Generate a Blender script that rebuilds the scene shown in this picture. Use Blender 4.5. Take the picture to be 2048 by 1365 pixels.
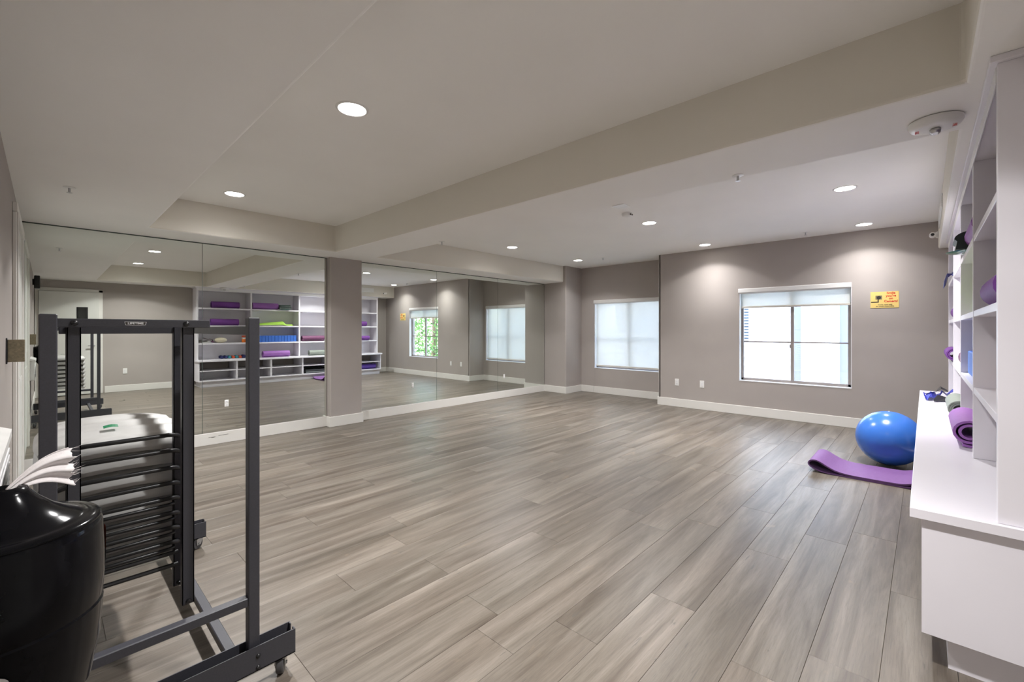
import bpy, math, random
from mathutils import Vector, Matrix

random.seed(7)
scene = bpy.context.scene
COL = scene.collection
for ob in list(bpy.data.objects):
    bpy.data.objects.remove(ob)

# ------------------------------------------------------------------ camera
CAM_H = 1.35
cam_data = bpy.data.cameras.new('camera')
cam = bpy.data.objects.new('camera', cam_data)
COL.objects.link(cam)
cam.location = (0, 0, CAM_H)
cam.rotation_euler = (math.radians(90), 0, math.radians(43.272 - 90))
cam_data.sensor_width = 36
cam_data.sensor_fit = 'HORIZONTAL'
cam_data.lens = 15.423
cam_data.shift_y = -(682.5 - 660.0) / 2048
cam_data.clip_start = 0.02
scene.camera = cam

# ------------------------------------------------------------------ world, sun, exposure
scene.view_settings.view_transform = 'Standard'
scene.view_settings.look = 'None'
scene.view_settings.gamma = 1.0
scene.view_settings.use_curve_mapping = False
scene.view_settings.exposure = 1.56

world = bpy.data.worlds.new('world')
scene.world = world
world.use_nodes = True
wn = world.node_tree
bg = wn.nodes['Background']
sky = wn.nodes.new('ShaderNodeTexSky')
sky.sky_type = 'NISHITA'
sky.sun_disc = False
sky.sun_elevation = math.radians(58)
sky.sun_rotation = math.radians(-90)
wn.links.new(sky.outputs[0], bg.inputs[0])
bg.inputs[1].default_value = 1.0

sun_data = bpy.data.lights.new('sun', 'SUN')
sun = bpy.data.objects.new('sun', sun_data)
COL.objects.link(sun)
sun.rotation_euler = (0, math.radians(-34), math.radians(12))   # shines toward +X, steeply down
sun_data.energy = 4.0
sun_data.angle = math.radians(0.6)
sun_data.color = (1.0, 0.96, 0.9)

LAMP_POWER = 150
LAMP_COLOR = (1.0, 0.99, 0.985)

# ------------------------------------------------------------------ mesh helpers
class MB:
    def __init__(s):
        s.v = []; s.f = []; s.m = []
    def _add(s, vs, fs, mi=0):
        o = len(s.v)
        s.v += [tuple(p) for p in vs]
        s.f += [tuple(i + o for i in f) for f in fs]
        s.m += [mi] * len(fs)
        return s
    def box(s, x0, x1, y0, y1, z0, z1, mi=0, c=0.0):
        if x0 > x1: x0, x1 = x1, x0
        if y0 > y1: y0, y1 = y1, y0
        if z0 > z1: z0, z1 = z1, z0
        if c <= 0:
            vs = [(x, y, z) for x in (x0, x1) for y in (y0, y1) for z in (z0, z1)]
            fs = [(0, 1, 3, 2), (4, 6, 7, 5), (0, 4, 5, 1), (2, 3, 7, 6), (0, 2, 6, 4), (1, 5, 7, 3)]
            return s._add(vs, fs, mi)
        c = min(c, (x1 - x0) * .45, (y1 - y0) * .45, (z1 - z0) * .45)
        lo = (x0, y0, z0); hi = (x1, y1, z1)
        idx = {}; vs = []
        for sx in (0, 1):
            for sy in (0, 1):
                for sz in (0, 1):
                    sg = (sx, sy, sz)
                    for a in range(3):
                        p = []
                        for k in range(3):
                            b = hi[k] if sg[k] else lo[k]
                            if k != a:
                                b += -c if sg[k] else c
                            p.append(b)
                        idx[sg + (a,)] = len(vs); vs.append(tuple(p))
        fs = []
        for a in range(3):
            b, d = (a + 1) % 3, (a + 2) % 3
            for sv in (0, 1):
                q = []
                for (u, w) in ((0, 0), (1, 0), (1, 1), (0, 1)):
                    sg = [0, 0, 0]; sg[a] = sv; sg[b] = u; sg[d] = w
                    q.append(idx[tuple(sg) + (a,)])
                fs.append(tuple(q) if sv else tuple(reversed(q)))
        for a in range(3):
            b, d = (a + 1) % 3, (a + 2) % 3
            for u in (0, 1):
                for w in (0, 1):
                    s0 = [0, 0, 0]; s1 = [0, 0, 0]
                    s0[b] = s1[b] = u; s0[d] = s1[d] = w; s1[a] = 1
                    fs.append((idx[tuple(s0) + (b,)], idx[tuple(s1) + (b,)], idx[tuple(s1) + (d,)], idx[tuple(s0) + (d,)]))
        for sx in (0, 1):
            for sy in (0, 1):
                for sz in (0, 1):
                    g = (sx, sy, sz)
                    fs.append((idx[g + (0,)], idx[g + (1,)], idx[g + (2,)]))
        return s._add(vs, fs, mi)
    def tube(s, path, r, n=10, mi=0, caps=True):
        path = [Vector(p) for p in path]
        rs = r if isinstance(r, (list, tuple)) else [r] * len(path)
        rings = []
        prev = None
        for i, p in enumerate(path):
            if i == 0: t = path[1] - p
            elif i == len(path) - 1: t = p - path[i - 1]
            else: t = (path[i + 1] - p).normalized() + (p - path[i - 1]).normalized()
            t.normalize()
            if prev is None:
                ref = Vector((0, 0, 1)) if abs(t.z) < .9 else Vector((1, 0, 0))
                a = t.cross(ref).normalized()
            else:
                a = (prev - t * prev.dot(t)).normalized()
            prev = a
            b = t.cross(a)
            rings.append([p + (a * math.cos(2 * math.pi * k / n) + b * math.sin(2 * math.pi * k / n)) * rs[i] for k in range(n)])
        vs = [q for rg in rings for q in rg]
        fs = []
        for i in range(len(rings) - 1):
            for k in range(n):
                k2 = (k + 1) % n
                fs.append((i * n + k, i * n + k2, (i + 1) * n + k2, (i + 1) * n + k))
        if caps:
            fs.append(tuple(range(n - 1, -1, -1)))
            fs.append(tuple((len(rings) - 1) * n + k for k in range(n)))
        return s._add(vs, fs, mi)
    def lathe(s, prof, cx=0, cy=0, cz=0, n=32, mi=0, axis='z'):
        vs = []
        for (r, h) in prof:
            for k in range(n):
                a = 2 * math.pi * k / n
                p = (r * math.cos(a), r * math.sin(a), h)
                if axis == 'x': p = (p[2], p[0], p[1])
                if axis == 'y': p = (p[1], p[2], p[0])
                vs.append((p[0] + cx, p[1] + cy, p[2] + cz))
        fs = []
        for i in range(len(prof) - 1):
            for k in range(n):
                k2 = (k + 1) % n
                fs.append((i * n + k, i * n + k2, (i + 1) * n + k2, (i + 1) * n + k))
        if prof[0][0] > 1e-6: fs.append(tuple(range(n - 1, -1, -1)))
        if prof[-1][0] > 1e-6: fs.append(tuple((len(prof) - 1) * n + k for k in range(n)))
        return s._add(vs, fs, mi)
    def prism(s, pts, a0, a1, axis='x', mi=0):
        # closed 2D outline extruded along an axis; pts are the two other coordinates in order
        n = len(pts); vs = []
        for a in (a0, a1):
            for (u, w) in pts:
                if axis == 'x': vs.append((a, u, w))
                elif axis == 'y': vs.append((u, a, w))
                else: vs.append((u, w, a))
        fs = [tuple(range(n - 1, -1, -1)), tuple(range(n, 2 * n))]
        for k in range(n):
            k2 = (k + 1) % n
            fs.append((k, k2, n + k2, n + k))
        return s._add(vs, fs, mi)
    def strip(s, pts, th, a0, a1, axis='x', mi=0, seg=1):
        # open 2D path given a thickness, extruded along an axis
        n = len(pts); nor = []
        for i in range(n):
            p = pts[max(i - 1, 0)]; q = pts[min(i + 1, n - 1)]
            dx, dy = q[0] - p[0], q[1] - p[1]; L = math.hypot(dx, dy) or 1
            nor.append((-dy / L, dx / L))
        out = [(p[0] + nn[0] * th / 2, p[1] + nn[1] * th / 2) for p, nn in zip(pts, nor)]
        inn = [(p[0] - nn[0] * th / 2, p[1] - nn[1] * th / 2) for p, nn in zip(pts, nor)]
        vs = []
        for a in (a0, a1):
            for (u, w) in out + inn:
                vs.append((a, u, w) if axis == 'x' else ((u, a, w) if axis == 'y' else (u, w, a)))
        N = 2 * n; fs = []
        for i in range(n - 1):
            fs.append((i, i + 1, N + i + 1, N + i))
            fs.append((n + i + 1, n + i, N + n + i, N + n + i + 1))
            fs.append((i + 1, i, n + i, n + i + 1))
            fs.append((N + i, N + i + 1, N + n + i + 1, N + n + i))
        fs.append((0, N, N + n, n)); fs.append((n - 1, n + n - 1, N + n + n - 1, N + n - 1))
        return s._add(vs, fs, mi)
    def grid(s, fn, nu, nv, mi=0):
        vs = [fn(i / nu, j / nv) for i in range(nu + 1) for j in range(nv + 1)]
        fs = [(i * (nv + 1) + j, (i + 1) * (nv + 1) + j, (i + 1) * (nv + 1) + j + 1, i * (nv + 1) + j + 1) for i in range(nu) for j in range(nv)]
        return s._add(vs, fs, mi)
    def mesh(s, name, mats):
        me = bpy.data.meshes.new(name)
        me.from_pydata(s.v, [], s.f)
        if not isinstance(mats, (list, tuple)): mats = [mats]
        for m in mats: me.materials.append(m)
        if len(mats) > 1:
            me.polygons.foreach_set('material_index', s.m)
        me.update()
        import bmesh
        bm = bmesh.new(); bm.from_mesh(me)
        bmesh.ops.recalc_face_normals(bm, faces=bm.faces)
        bm.to_mesh(me); bm.free()
        return me
    def build(s, name, mats, parent=None, smooth=None):
        me = s.mesh(name, mats)
        return link(name, me, parent, smooth)

def link(name, me, parent=None, smooth=None):
    o = bpy.data.objects.new(name, me)
    COL.objects.link(o)
    if parent is not None:
        o.parent = parent
        o.matrix_parent_inverse = Matrix.Translation(parent.location).inverted()
    if smooth is not None and me is not None:
        me.polygons.foreach_set('use_smooth', [True] * len(me.polygons))
        if smooth < 180:
            try:
                me.set_sharp_from_angle(angle=math.radians(smooth))
            except Exception:
                pass
    return o

def tag(o, label=None, cat=None, group=None, kind=None):
    if label: o['label'] = label
    if cat: o['category'] = cat
    if group: o['group'] = group
    if kind: o['kind'] = kind
    return o

def thing(name, loc, label, cat, group=None):
    o = bpy.data.objects.new(name, None)
    o.empty_display_size = .1
    COL.objects.link(o)
    o.location = loc
    return tag(o, label, cat, group)

def structure(o):
    o['kind'] = 'structure'
    return o

def copy_tree(o, loc):
    c = o.copy(); COL.objects.link(c); c.location = loc
    for ch in o.children:
        k = ch.copy(); COL.objects.link(k); k.parent = c
        k.matrix_parent_inverse = ch.matrix_parent_inverse
        for g in ch.children:
            d = g.copy(); COL.objects.link(d); d.parent = k
            d.matrix_parent_inverse = g.matrix_parent_inverse
    return c

def text_mesh(body, size, mat, extrude=0.0004, align='CENTER', bold=0.0):
    cu = bpy.data.curves.new('lettering', 'FONT')
    cu.body = body; cu.size = size; cu.extrude = extrude; cu.align_x = align; cu.align_y = 'CENTER'
    cu.offset = bold
    cu.resolution_u = 3
    t = bpy.data.objects.new('lettering_source', cu)
    COL.objects.link(t)
    dg = bpy.context.evaluated_depsgraph_get()
    me = bpy.data.meshes.new_from_object(t.evaluated_get(dg))
    bpy.data.objects.remove(t); bpy.data.curves.remove(cu)
    me.materials.clear(); me.materials.append(mat)
    return me

# ------------------------------------------------------------------ materials
def mat(name, col, rough=.6, metal=0.0, spec=.5, noise=0.0, nscale=8.0, bump=0.0, bscale=200.0, coat=0.0, trans=0.0):
    m = bpy.data.materials.new(name); m.use_nodes = True
    nt = m.node_tree; b = nt.nodes['Principled BSDF']
    b.inputs['Roughness'].default_value = rough
    b.inputs['Metallic'].default_value = metal
    b.inputs['Specular IOR Level'].default_value = spec
    b.inputs['Coat Weight'].default_value = coat
    b.inputs['Base Color'].default_value = (*col, 1)
    geo = None
    if noise > 0 or bump > 0:
        geo = nt.nodes.new('ShaderNodeNewGeometry')
    if noise > 0:
        n = nt.nodes.new('ShaderNodeTexNoise'); n.inputs['Scale'].default_value = nscale; n.inputs['Detail'].default_value = 4
        nt.links.new(geo.outputs['Position'], n.inputs['Vector'])
        r = nt.nodes.new('ShaderNodeMapRange')
        r.inputs['From Min'].default_value = .3; r.inputs['From Max'].default_value = .7
        r.inputs['To Min'].default_value = 1 - noise; r.inputs['To Max'].default_value = 1 + noise
        nt.links.new(n.outputs['Fac'], r.inputs['Value'])
        mx = nt.nodes.new('ShaderNodeVectorMath'); mx.operation = 'SCALE'
        mx.inputs[0].default_value = col
        nt.links.new(r.outputs[0], mx.inputs['Scale'])
        nt.links.new(mx.outputs[0], b.inputs['Base Color'])
    if bump > 0:
        n2 = nt.nodes.new('ShaderNodeTexNoise'); n2.inputs['Scale'].default_value = bscale; n2.inputs['Detail'].default_value = 3
        nt.links.new(geo.outputs['Position'], n2.inputs['Vector'])
        bp = nt.nodes.new('ShaderNodeBump'); bp.inputs['Strength'].default_value = bump; bp.inputs['Distance'].default_value = .002
        nt.links.new(n2.outputs['Fac'], bp.inputs['Height'])
        nt.links.new(bp.outputs[0], b.inputs['Normal'])
    return m

def emit(name, col, s):
    m = bpy.data.materials.new(name); m.use_nodes = True
    nt = m.node_tree; nt.nodes.remove(nt.nodes['Principled BSDF'])
    e = nt.nodes.new('ShaderNodeEmission'); e.inputs[0].default_value = (*col, 1); e.inputs[1].default_value = s
    nt.links.new(e.outputs[0], nt.nodes['Material Output'].inputs[0])
    return m

def glass_mat(name, tint=(.97, .98, .98), refl=.06):
    m = bpy.data.materials.new(name); m.use_nodes = True
    nt = m.node_tree; nt.nodes.remove(nt.nodes['Principled BSDF'])
    t = nt.nodes.new('ShaderNodeBsdfTransparent'); t.inputs[0].default_value = (*tint, 1)
    g = nt.nodes.new('ShaderNodeBsdfGlossy'); g.inputs['Roughness'].default_value = .01
    x = nt.nodes.new('ShaderNodeMixShader'); x.inputs[0].default_value = refl
    nt.links.new(t.outputs[0], x.inputs[1]); nt.links.new(g.outputs[0], x.inputs[2])
    nt.links.new(x.outputs[0], nt.nodes['Material Output'].inputs[0])
    return m

def shade_mat(name):
    # woven sun-screen fabric: part open weave, part translucent cloth
    m = bpy.data.materials.new(name); m.use_nodes = True
    nt = m.node_tree; nt.nodes.remove(nt.nodes['Principled BSDF'])
    geo = nt.nodes.new('ShaderNodeNewGeometry')
    n = nt.nodes.new('ShaderNodeTexNoise'); n.inputs['Scale'].default_value = 260
    nt.links.new(geo.outputs['Position'], n.inputs['Vector'])
    rr = nt.nodes.new('ShaderNodeMapRange'); rr.inputs['To Min'].default_value = .06; rr.inputs['To Max'].default_value = .18
    nt.links.new(n.outputs['Fac'], rr.inputs['Value'])
    d = nt.nodes.new('ShaderNodeBsdfDiffuse'); d.inputs[0].default_value = (.72, .71, .66, 1)
    tl = nt.nodes.new('ShaderNodeBsdfTranslucent'); tl.inputs[0].default_value = (.74, .76, .74, 1)
    a = nt.nodes.new('ShaderNodeMixShader'); a.inputs[0].default_value = .42
    nt.links.new(d.outputs[0], a.inputs[1]); nt.links.new(tl.outputs[0], a.inputs[2])
    tr = nt.nodes.new('ShaderNodeBsdfTransparent')
    b = nt.nodes.new('ShaderNodeMixShader')
    nt.links.new(rr.outputs[0], b.inputs[0])
    nt.links.new(a.outputs[0], b.inputs[1]); nt.links.new(tr.outputs[0], b.inputs[2])
    nt.links.new(b.outputs[0], nt.nodes['Material Output'].inputs[0])
    return m

def plank_mat():
    m = bpy.data.materials.new('weathered_oak_plank'); m.use_nodes = True
    nt = m.node_tree; N = nt.nodes; L = nt.links
    b = N['Principled BSDF']
    geo = N.new('ShaderNodeNewGeometry')
    oi = N.new('ShaderNodeObjectInfo')
    off = N.new('ShaderNodeVectorMath'); off.operation = 'MULTIPLY_ADD'
    comb = N.new('ShaderNodeCombineXYZ')
    for k in range(3): L.new(oi.outputs['Random'], comb.inputs[k])
    off.inputs[1].default_value = (37, 91, 13)
    L.new(comb.outputs[0], off.inputs[0]); L.new(geo.outputs['Position'], off.inputs[2])
    def noise(scale, detail=4, rough=.55, dist=0.0):
        mp = N.new('ShaderNodeVectorMath'); mp.operation = 'MULTIPLY'; mp.inputs[1].default_value = scale
        L.new(off.outputs[0], mp.inputs[0])
        n = N.new('ShaderNodeTexNoise'); n.inputs['Scale'].default_value = 1; n.inputs['Detail'].default_value = detail
        n.inputs['Roughness'].default_value = rough; n.inputs['Distortion'].default_value = dist
        L.new(mp.outputs[0], n.inputs['Vector'])
        return n.outputs['Fac']
    def ramp(fac, stops):
        r = N.new('ShaderNodeValToRGB'); els = r.color_ramp.elements
        while len(els) < len(stops): els.new(.5)
        for e, (p, c) in zip(els, stops): e.position = p; e.color = (*c, 1)
        L.new(fac, r.inputs[0]); return r.outputs[0]
    def mixc(f, a, bb, t='MIX'):
        x = N.new('ShaderNodeMix'); x.data_type = 'RGBA'; x.blend_type = t
        if isinstance(f, float): x.inputs[0].default_value = f
        else: L.new(f, x.inputs[0])
        L.new(a, x.inputs[6])
        L.new(bb, x.inputs[7]); return x.outputs[2]
    broad = noise((.8, 10.5, 1), 4, .62, .7)
    c1 = ramp(broad, [(.28, (.072, .056, .042)), (.45, (.120, .100, .080)), (.58, (.160, .137, .113)), (.74, (.212, .186, .156))])
    tone = noise((.55, 3.2, 1), 2)
    c2 = ramp(tone, [(.3, (.62, .60, .60)), (.5, (.5, .5, .5)), (.7, (.44, .46, .46))])
    c = mixc(.45, c1, c2, 'OVERLAY')
    grain = noise((7, 150, 1), 6, .75, .6)
    g = ramp(grain, [(.30, (.34, .33, .32)), (.5, (.5, .5, .5)), (.72, (.60, .60, .59))])
    c = mixc(.85, c, g, 'OVERLAY')
    crack = noise((2.6, 30, 1), 3, .6, 2.2)
    ck = ramp(crack, [(.0, (0, 0, 0)), (.675, (0, 0, 0)), (.71, (1, 1, 1))])
    dark = N.new('ShaderNodeRGB'); dark.outputs[0].default_value = (.085, .075, .066, 1)
    fk = N.new('ShaderNodeMath'); fk.operation = 'MULTIPLY'; fk.inputs[1].default_value = .75
    L.new(ck, fk.inputs[0])
    c = mixc(fk.outputs[0], c, dark.outputs[0])
    knot = noise((5, 9, 1), 2, .5, .6)
    kk = ramp(knot, [(.0, (0, 0, 0)), (.70, (0, 0, 0)), (.80, (1, 1, 1))])
    tan = N.new('ShaderNodeRGB'); tan.outputs[0].default_value = (.30, .22, .145, 1)
    fk2 = N.new('ShaderNodeMath'); fk2.operation = 'MULTIPLY'; fk2.inputs[1].default_value = .35
    L.new(kk, fk2.inputs[0])
    c = mixc(fk2.outputs[0], c, tan.outputs[0])
    # each plank its own overall tone
    mr = N.new('ShaderNodeMapRange'); mr.inputs['To Min'].default_value = .90; mr.inputs['To Max'].default_value = 1.10
    L.new(oi.outputs['Random'], mr.inputs['Value'])
    sc = N.new('ShaderNodeVectorMath'); sc.operation = 'SCALE'
    L.new(c, sc.inputs[0]); L.new(mr.outputs[0], sc.inputs['Scale'])
    L.new(sc.outputs[0], b.inputs['Base Color'])
    rr = N.new('ShaderNodeMapRange'); rr.inputs['To Min'].default_value = .30; rr.inputs['To Max'].default_value = .46
    L.new(grain, rr.inputs['Value']); L.new(rr.outputs[0], b.inputs['Roughness'])
    b.inputs['Specular IOR Level'].default_value = .45
    bp = N.new('ShaderNodeBump'); bp.inputs['Strength'].default_value = .22; bp.inputs['Distance'].default_value = .001
    L.new(grain, bp.inputs['Height']); L.new(bp.outputs[0], b.inputs['Normal'])
    return m

M = {}
M['taupe'] = mat('taupe_wall_paint', (.405, .367, .342), .75, noise=.02, nscale=3, bump=.12, bscale=260, spec=.3)
M['ceil'] = mat('ceiling_paint', (.90, .885, .86), .85, noise=.012, nscale=2, bump=.10, bscale=220, spec=.2)
M['fascia'] = mat('beige_fascia', (.74, .705, .635), .85, noise=.012, nscale=2, bump=.10, bscale=220, spec=.2)
M['trim'] = mat('white_trim_paint', (.74, .72, .68), .45, noise=.015, nscale=6)
M['lam'] = mat('white_laminate', (.79, .765, .815), .32, noise=.01, nscale=4, spec=.45)
M['lam_edge'] = mat('white_laminate_edge', (.80, .79, .80), .35)
M['mirror'] = mat('mirror_silver', (.82, .855, .82), .0, metal=1.0)
M['mirror_edge'] = mat('mirror_edge', (.06, .08, .07), .3)
M['plank'] = plank_mat()
M['sub'] = mat('subfloor', (.12, .10, .085), .8)
M['vinyl'] = mat('taupe_window_vinyl', (.30, .265, .245), .4)
M['vinyl_w'] = mat('white_window_reveal', (.80, .80, .82), .5)
M['glass'] = glass_mat('window_glass')
M['shade'] = shade_mat('roller_shade_fabric')
M['casset'] = mat('shade_cassette', (.76, .75, .74), .45)
M['bar'] = mat('shade_bottom_bar', (.60, .56, .50), .5)
M['plastic_w'] = mat('white_plastic', (.80, .79, .77), .35, noise=.01, nscale=20)
M['chair_w'] = mat('white_chair_plastic', (.46, .455, .44), .38, noise=.05, nscale=14, bump=.08, bscale=500)
M['rack'] = mat('charcoal_powder_coat', (.043, .043, .052), .42, noise=.10, nscale=260, bump=.12, bscale=900)
M['black'] = mat('black_metal', (.012, .012, .013), .35)
M['black_gloss'] = mat('black_gloss_plastic', (.004, .004, .005), .14, spec=.12, noise=.25, nscale=30)
M['rubber'] = mat('grey_rubber', (.06, .058, .06), .5)
M['zinc'] = mat('zinc_plate', (.55, .55, .56), .3, metal=1.0)
M['lens'] = emit('downlight_lens', (1.0, .955, .91), 10)
M['ring'] = mat('downlight_ring', (.82, .81, .79), .4)
M['purple'] = mat('purple_foam', (.19, .058, .30), .62, noise=.05, nscale=40, bump=.15, bscale=700, spec=.35)
M['purple_l'] = mat('light_purple_foam', (.30, .12, .40), .6, noise=.05, nscale=40, bump=.15, bscale=700, spec=.35)
M['purple_m'] = mat('mid_purple_foam', (.16, .075, .215), .6, noise=.05, nscale=40, bump=.15, bscale=700, spec=.35)
M['violet'] = mat('violet_foam', (.12, .055, .36), .6, noise=.05, nscale=40)
M['maroon'] = mat('plum_foam', (.13, .035, .095), .6, noise=.06, nscale=40)
M['sage'] = mat('sage_grey_foam', (.21, .235, .205), .65, noise=.06, nscale=40)
M['lime'] = mat('lime_green_foam', (.42, .72, .09), .55, noise=.04, nscale=30)
M['blackfoam'] = mat('black_foam', (.02, .022, .022), .6)
M['greyfoam'] = mat('grey_foam', (.085, .095, .10), .6)
M['green_dark'] = mat('dark_green_foam', (.022, .038, .032), .55)
M['teal_glass'] = mat('teal_glass', (.04, .18, .15), .08, spec=.6)
M['blue'] = mat('blue_foam_block', (.045, .16, .60), .5, noise=.05, nscale=30)
M['ball'] = mat('blue_ball_vinyl', (.040, .155, .54), .24, spec=.5, noise=.03, nscale=10)
M['navy'] = mat('navy_neoprene', (.022, .030, .15), .5)
M['tealn'] = mat('teal_neoprene', (.05, .33, .42), .5)
M['orange'] = mat('orange_neoprene', (.72, .10, .03), .5)
M['orange2'] = mat('orange_plastic', (.85, .20, .02), .35)
M['royal'] = mat('royal_blue_fabric', (.035, .045, .40), .5, noise=.08, nscale=60)
M['cream'] = mat('cream_fabric', (.66, .60, .44), .8, noise=.05, nscale=50, bump=.2, bscale=500)
M['grey_fab'] = mat('grey_fabric', (.35, .34, .33), .85, noise=.12, nscale=60)
M['plum_fab'] = mat('dark_plum_fabric', (.035, .018, .025), .8, noise=.2, nscale=60)
M['cloth'] = mat('white_wipe_cloth', (.70, .66, .655), .9, noise=.04, nscale=160, bump=.25, bscale=900)
M['yellow'] = mat('yellow_sign', (.80, .59, .19), .5, noise=.03, nscale=30)
M['red'] = mat('red_print', (.62, .02, .015), .5)
M['ink'] = mat('dark_print', (.03, .025, .02), .5)
M['white_ink'] = mat('white_print', (.8, .8, .8), .5)
M['bronze'] = mat('tan_sign_face', (.20, .165, .105), .45, noise=.25, nscale=90)
M['green_st'] = mat('green_sticker', (.01, .17, .07), .5)
M['door_w'] = mat('door_paint', (.70, .70, .66), .5, noise=.01, nscale=5)
M['dark_glass'] = mat('dark_door_glass', (.03, .03, .03), .15)
M['stucco'] = mat('white_stucco', (.56, .58, .60), .9, noise=.03, nscale=8, bump=.3, bscale=60)
M['stucco_b'] = mat('pale_blue_stucco', (.125, .145, .225), .9, noise=.03, nscale=8)
M['blue_trim'] = mat('blue_grey_trim', (.035, .07, .11), .7)
M['ground'] = mat('pale_gravel', (.50, .46, .40), .95, noise=.15, nscale=12)
M['leaf'] = mat('leaf_green', (.13, .27, .06), .6, noise=.5, nscale=5)
M['bark'] = mat('bark', (.16, .11, .07), .9, noise=.3, nscale=30)
M['strand'] = mat('dark_green_strand', (.008, .05, .03), .5)
M['scuff'] = mat('black_scuff', (.05, .045, .04), .8)

# ------------------------------------------------------------------ room constants
XL = -0.160          # door wall
YM = 6.10            # mirror face
XR = 7.52            # short return wall beside the mirrors
YA = 5.52            # jog wall of the window alcove
XA = 8.10            # alcove window wall
YB = 3.515           # alcove side
XW = 7.60            # main window wall
YS = -0.60           # wall behind the shelves
ZC = 2.70            # upper ceiling
ZS = 2.36            # soffit underside
TRAY_Y0, TRAY_Y1 = -0.12, 5.59
T = 0.15

# ------------------------------------------------------------------ structure: floor with planks
floor = structure(MB().box(XL - .2, XA + .2, YS - .2, YM + .2, -.12, -.0125).build('floor', M['sub']))
PW, PL, TH = .2235, 1.52, .012
rows = []
y = .130 - PW * 4
while y < YM + .05:
    rows.append(y); y += PW
def plank_mesh(w, l):
    b = .0011
    return MB().box(0, l - .0008, 0, w - .0008, -TH, 0, c=b).mesh('plank', M['plank'])
full = plank_mesh(PW, PL)
known = {1.918 - PW: 2.23, 1.918: 1.526, 1.2475: 1.332, 1.024: 1.62}
for y in rows:
    phase = random.uniform(0, PL)
    for ky, kx in known.items():
        if abs(y - ky) < .03: phase = (kx - XL) % PL
    x = XL - PL + phase
    ya, yb = max(y, YS - .02), min(y + PW, YM + .02)
    if yb - ya < .02: continue
    while x < XA:
        xa, xb = max(x, XL - .02), min(x + PL, XA + .02)
        if xb - xa > .03:
            if xb - xa > PL - .001 and yb - ya > PW - .001:
                me = full
            else:
                me = plank_mesh(yb - ya, xb - xa)
            p = link('plank', me, floor)
            p.matrix_parent_inverse = Matrix.Identity(4)
            p.location = (xa, ya, 0)
        x += PL

# ------------------------------------------------------------------ structure: walls
structure(MB().box(XL - T, XL, YS - T, YM + T, -.1, ZC + .1).build('wall_left', M['taupe']))
structure(MB().box(XL, XA + T, YM + .006, YM + T, -.1, ZC + .1).build('wall_mirror', M['taupe']))
structure(MB().box(XL, XA + T, YS - T, YS, -.1, ZC + .1).build('wall_shelf', M['taupe']))
structure(MB().box(XR, XA + T, YA, YM + .006, -.1, ZC + .1, c=.012).build('wall_corner', M['taupe']))
# window wall with its opening
W1 = (.735, 2.165, .535, 2.005)     # y0 y1 z0 z1
W2 = (3.60, 5.19, .525, 1.985)
def wall_open(name, x, y0, y1, w, depth):
    m = MB()
    m.box(x, x + depth, y0, w[0], -.1, ZC + .1)
    m.box(x, x + depth, w[1], y1, -.1, ZC + .1)
    m.box(x, x + depth, w[0], w[1], -.1, w[2])
    m.box(x, x + depth, w[0], w[1], w[3], ZC + .1)
    return structure(m.build(name, M['taupe']))
wall_open('wall_window', XW, YS, YB - .02, W1, .20)
structure(MB().box(XW, XA + T, YB - .05, YB, -.1, ZC + .1, c=.012).build('wall_alcove_side', M['taupe']))
wall_open('wall_alcove', XA, YB - .02, YA + .02, W2, .20)
# pillar between the mirrors
structure(MB().box(2.70, 3.172, 6.00, YM + .006, 0, ZS + .05, c=.012).build('wall_pillar', M['taupe']))

# ------------------------------------------------------------------ structure: ceiling, soffits, beam
ceiling = structure(MB().box(XL - T, XA + .3, YS - T, YM + T, ZC, ZC + .12).build('ceiling', M['ceil']))
# one continuous lowered band round both trays, with the beam across between them
gx = [XL - .05, .705, 2.588, 3.172, XW + .02]
gy = [YS - .05, TRAY_Y0, TRAY_Y1, YM + .05]
solid = lambda i, j: not (j == 1 and i in (1, 3))
vi = {}; sv = []; sf = []; smi = []
def sp(x, y, z):
    k = (round(x, 4), round(y, 4), z)
    if k not in vi: vi[k] = len(sv); sv.append(k)
    return vi[k]
ZT = ZC + .05
for i in range(4):
    for j in range(3):
        if not solid(i, j): continue
        x0, x1, y0, y1 = gx[i], gx[i + 1], gy[j], gy[j + 1]
        sf.append((sp(x0, y0, ZS), sp(x0, y1, ZS), sp(x1, y1, ZS), sp(x1, y0, ZS))); smi.append(0)
        for (di, dj, a, b) in ((-1, 0, (x0, y0), (x0, y1)), (1, 0, (x1, y1), (x1, y0)), (0, -1, (x1, y0), (x0, y0)), (0, 1, (x0, y1), (x1, y1))):
            ni, nj = i + di, j + dj
            if 0 <= ni < 4 and 0 <= nj < 3 and solid(ni, nj): continue
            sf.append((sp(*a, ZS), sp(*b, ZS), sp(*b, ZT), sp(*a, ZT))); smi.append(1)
me = bpy.data.meshes.new('soffit'); me.from_pydata(sv, [], sf)
me.materials.append(M['ceil']); me.materials.append(M['fascia'])      # upright sides are a darker, warmer beige than the underside
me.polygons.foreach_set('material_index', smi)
import bmesh
bm_ = bmesh.new(); bm_.from_mesh(me); bmesh.ops.recalc_face_normals(bm_, faces=bm_.faces); bm_.to_mesh(me); bm_.free()
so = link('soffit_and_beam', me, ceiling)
bv = so.modifiers.new('bullnose', 'BEVEL'); bv.width = .018; bv.segments = 4; bv.limit_method = 'ANGLE'

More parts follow.
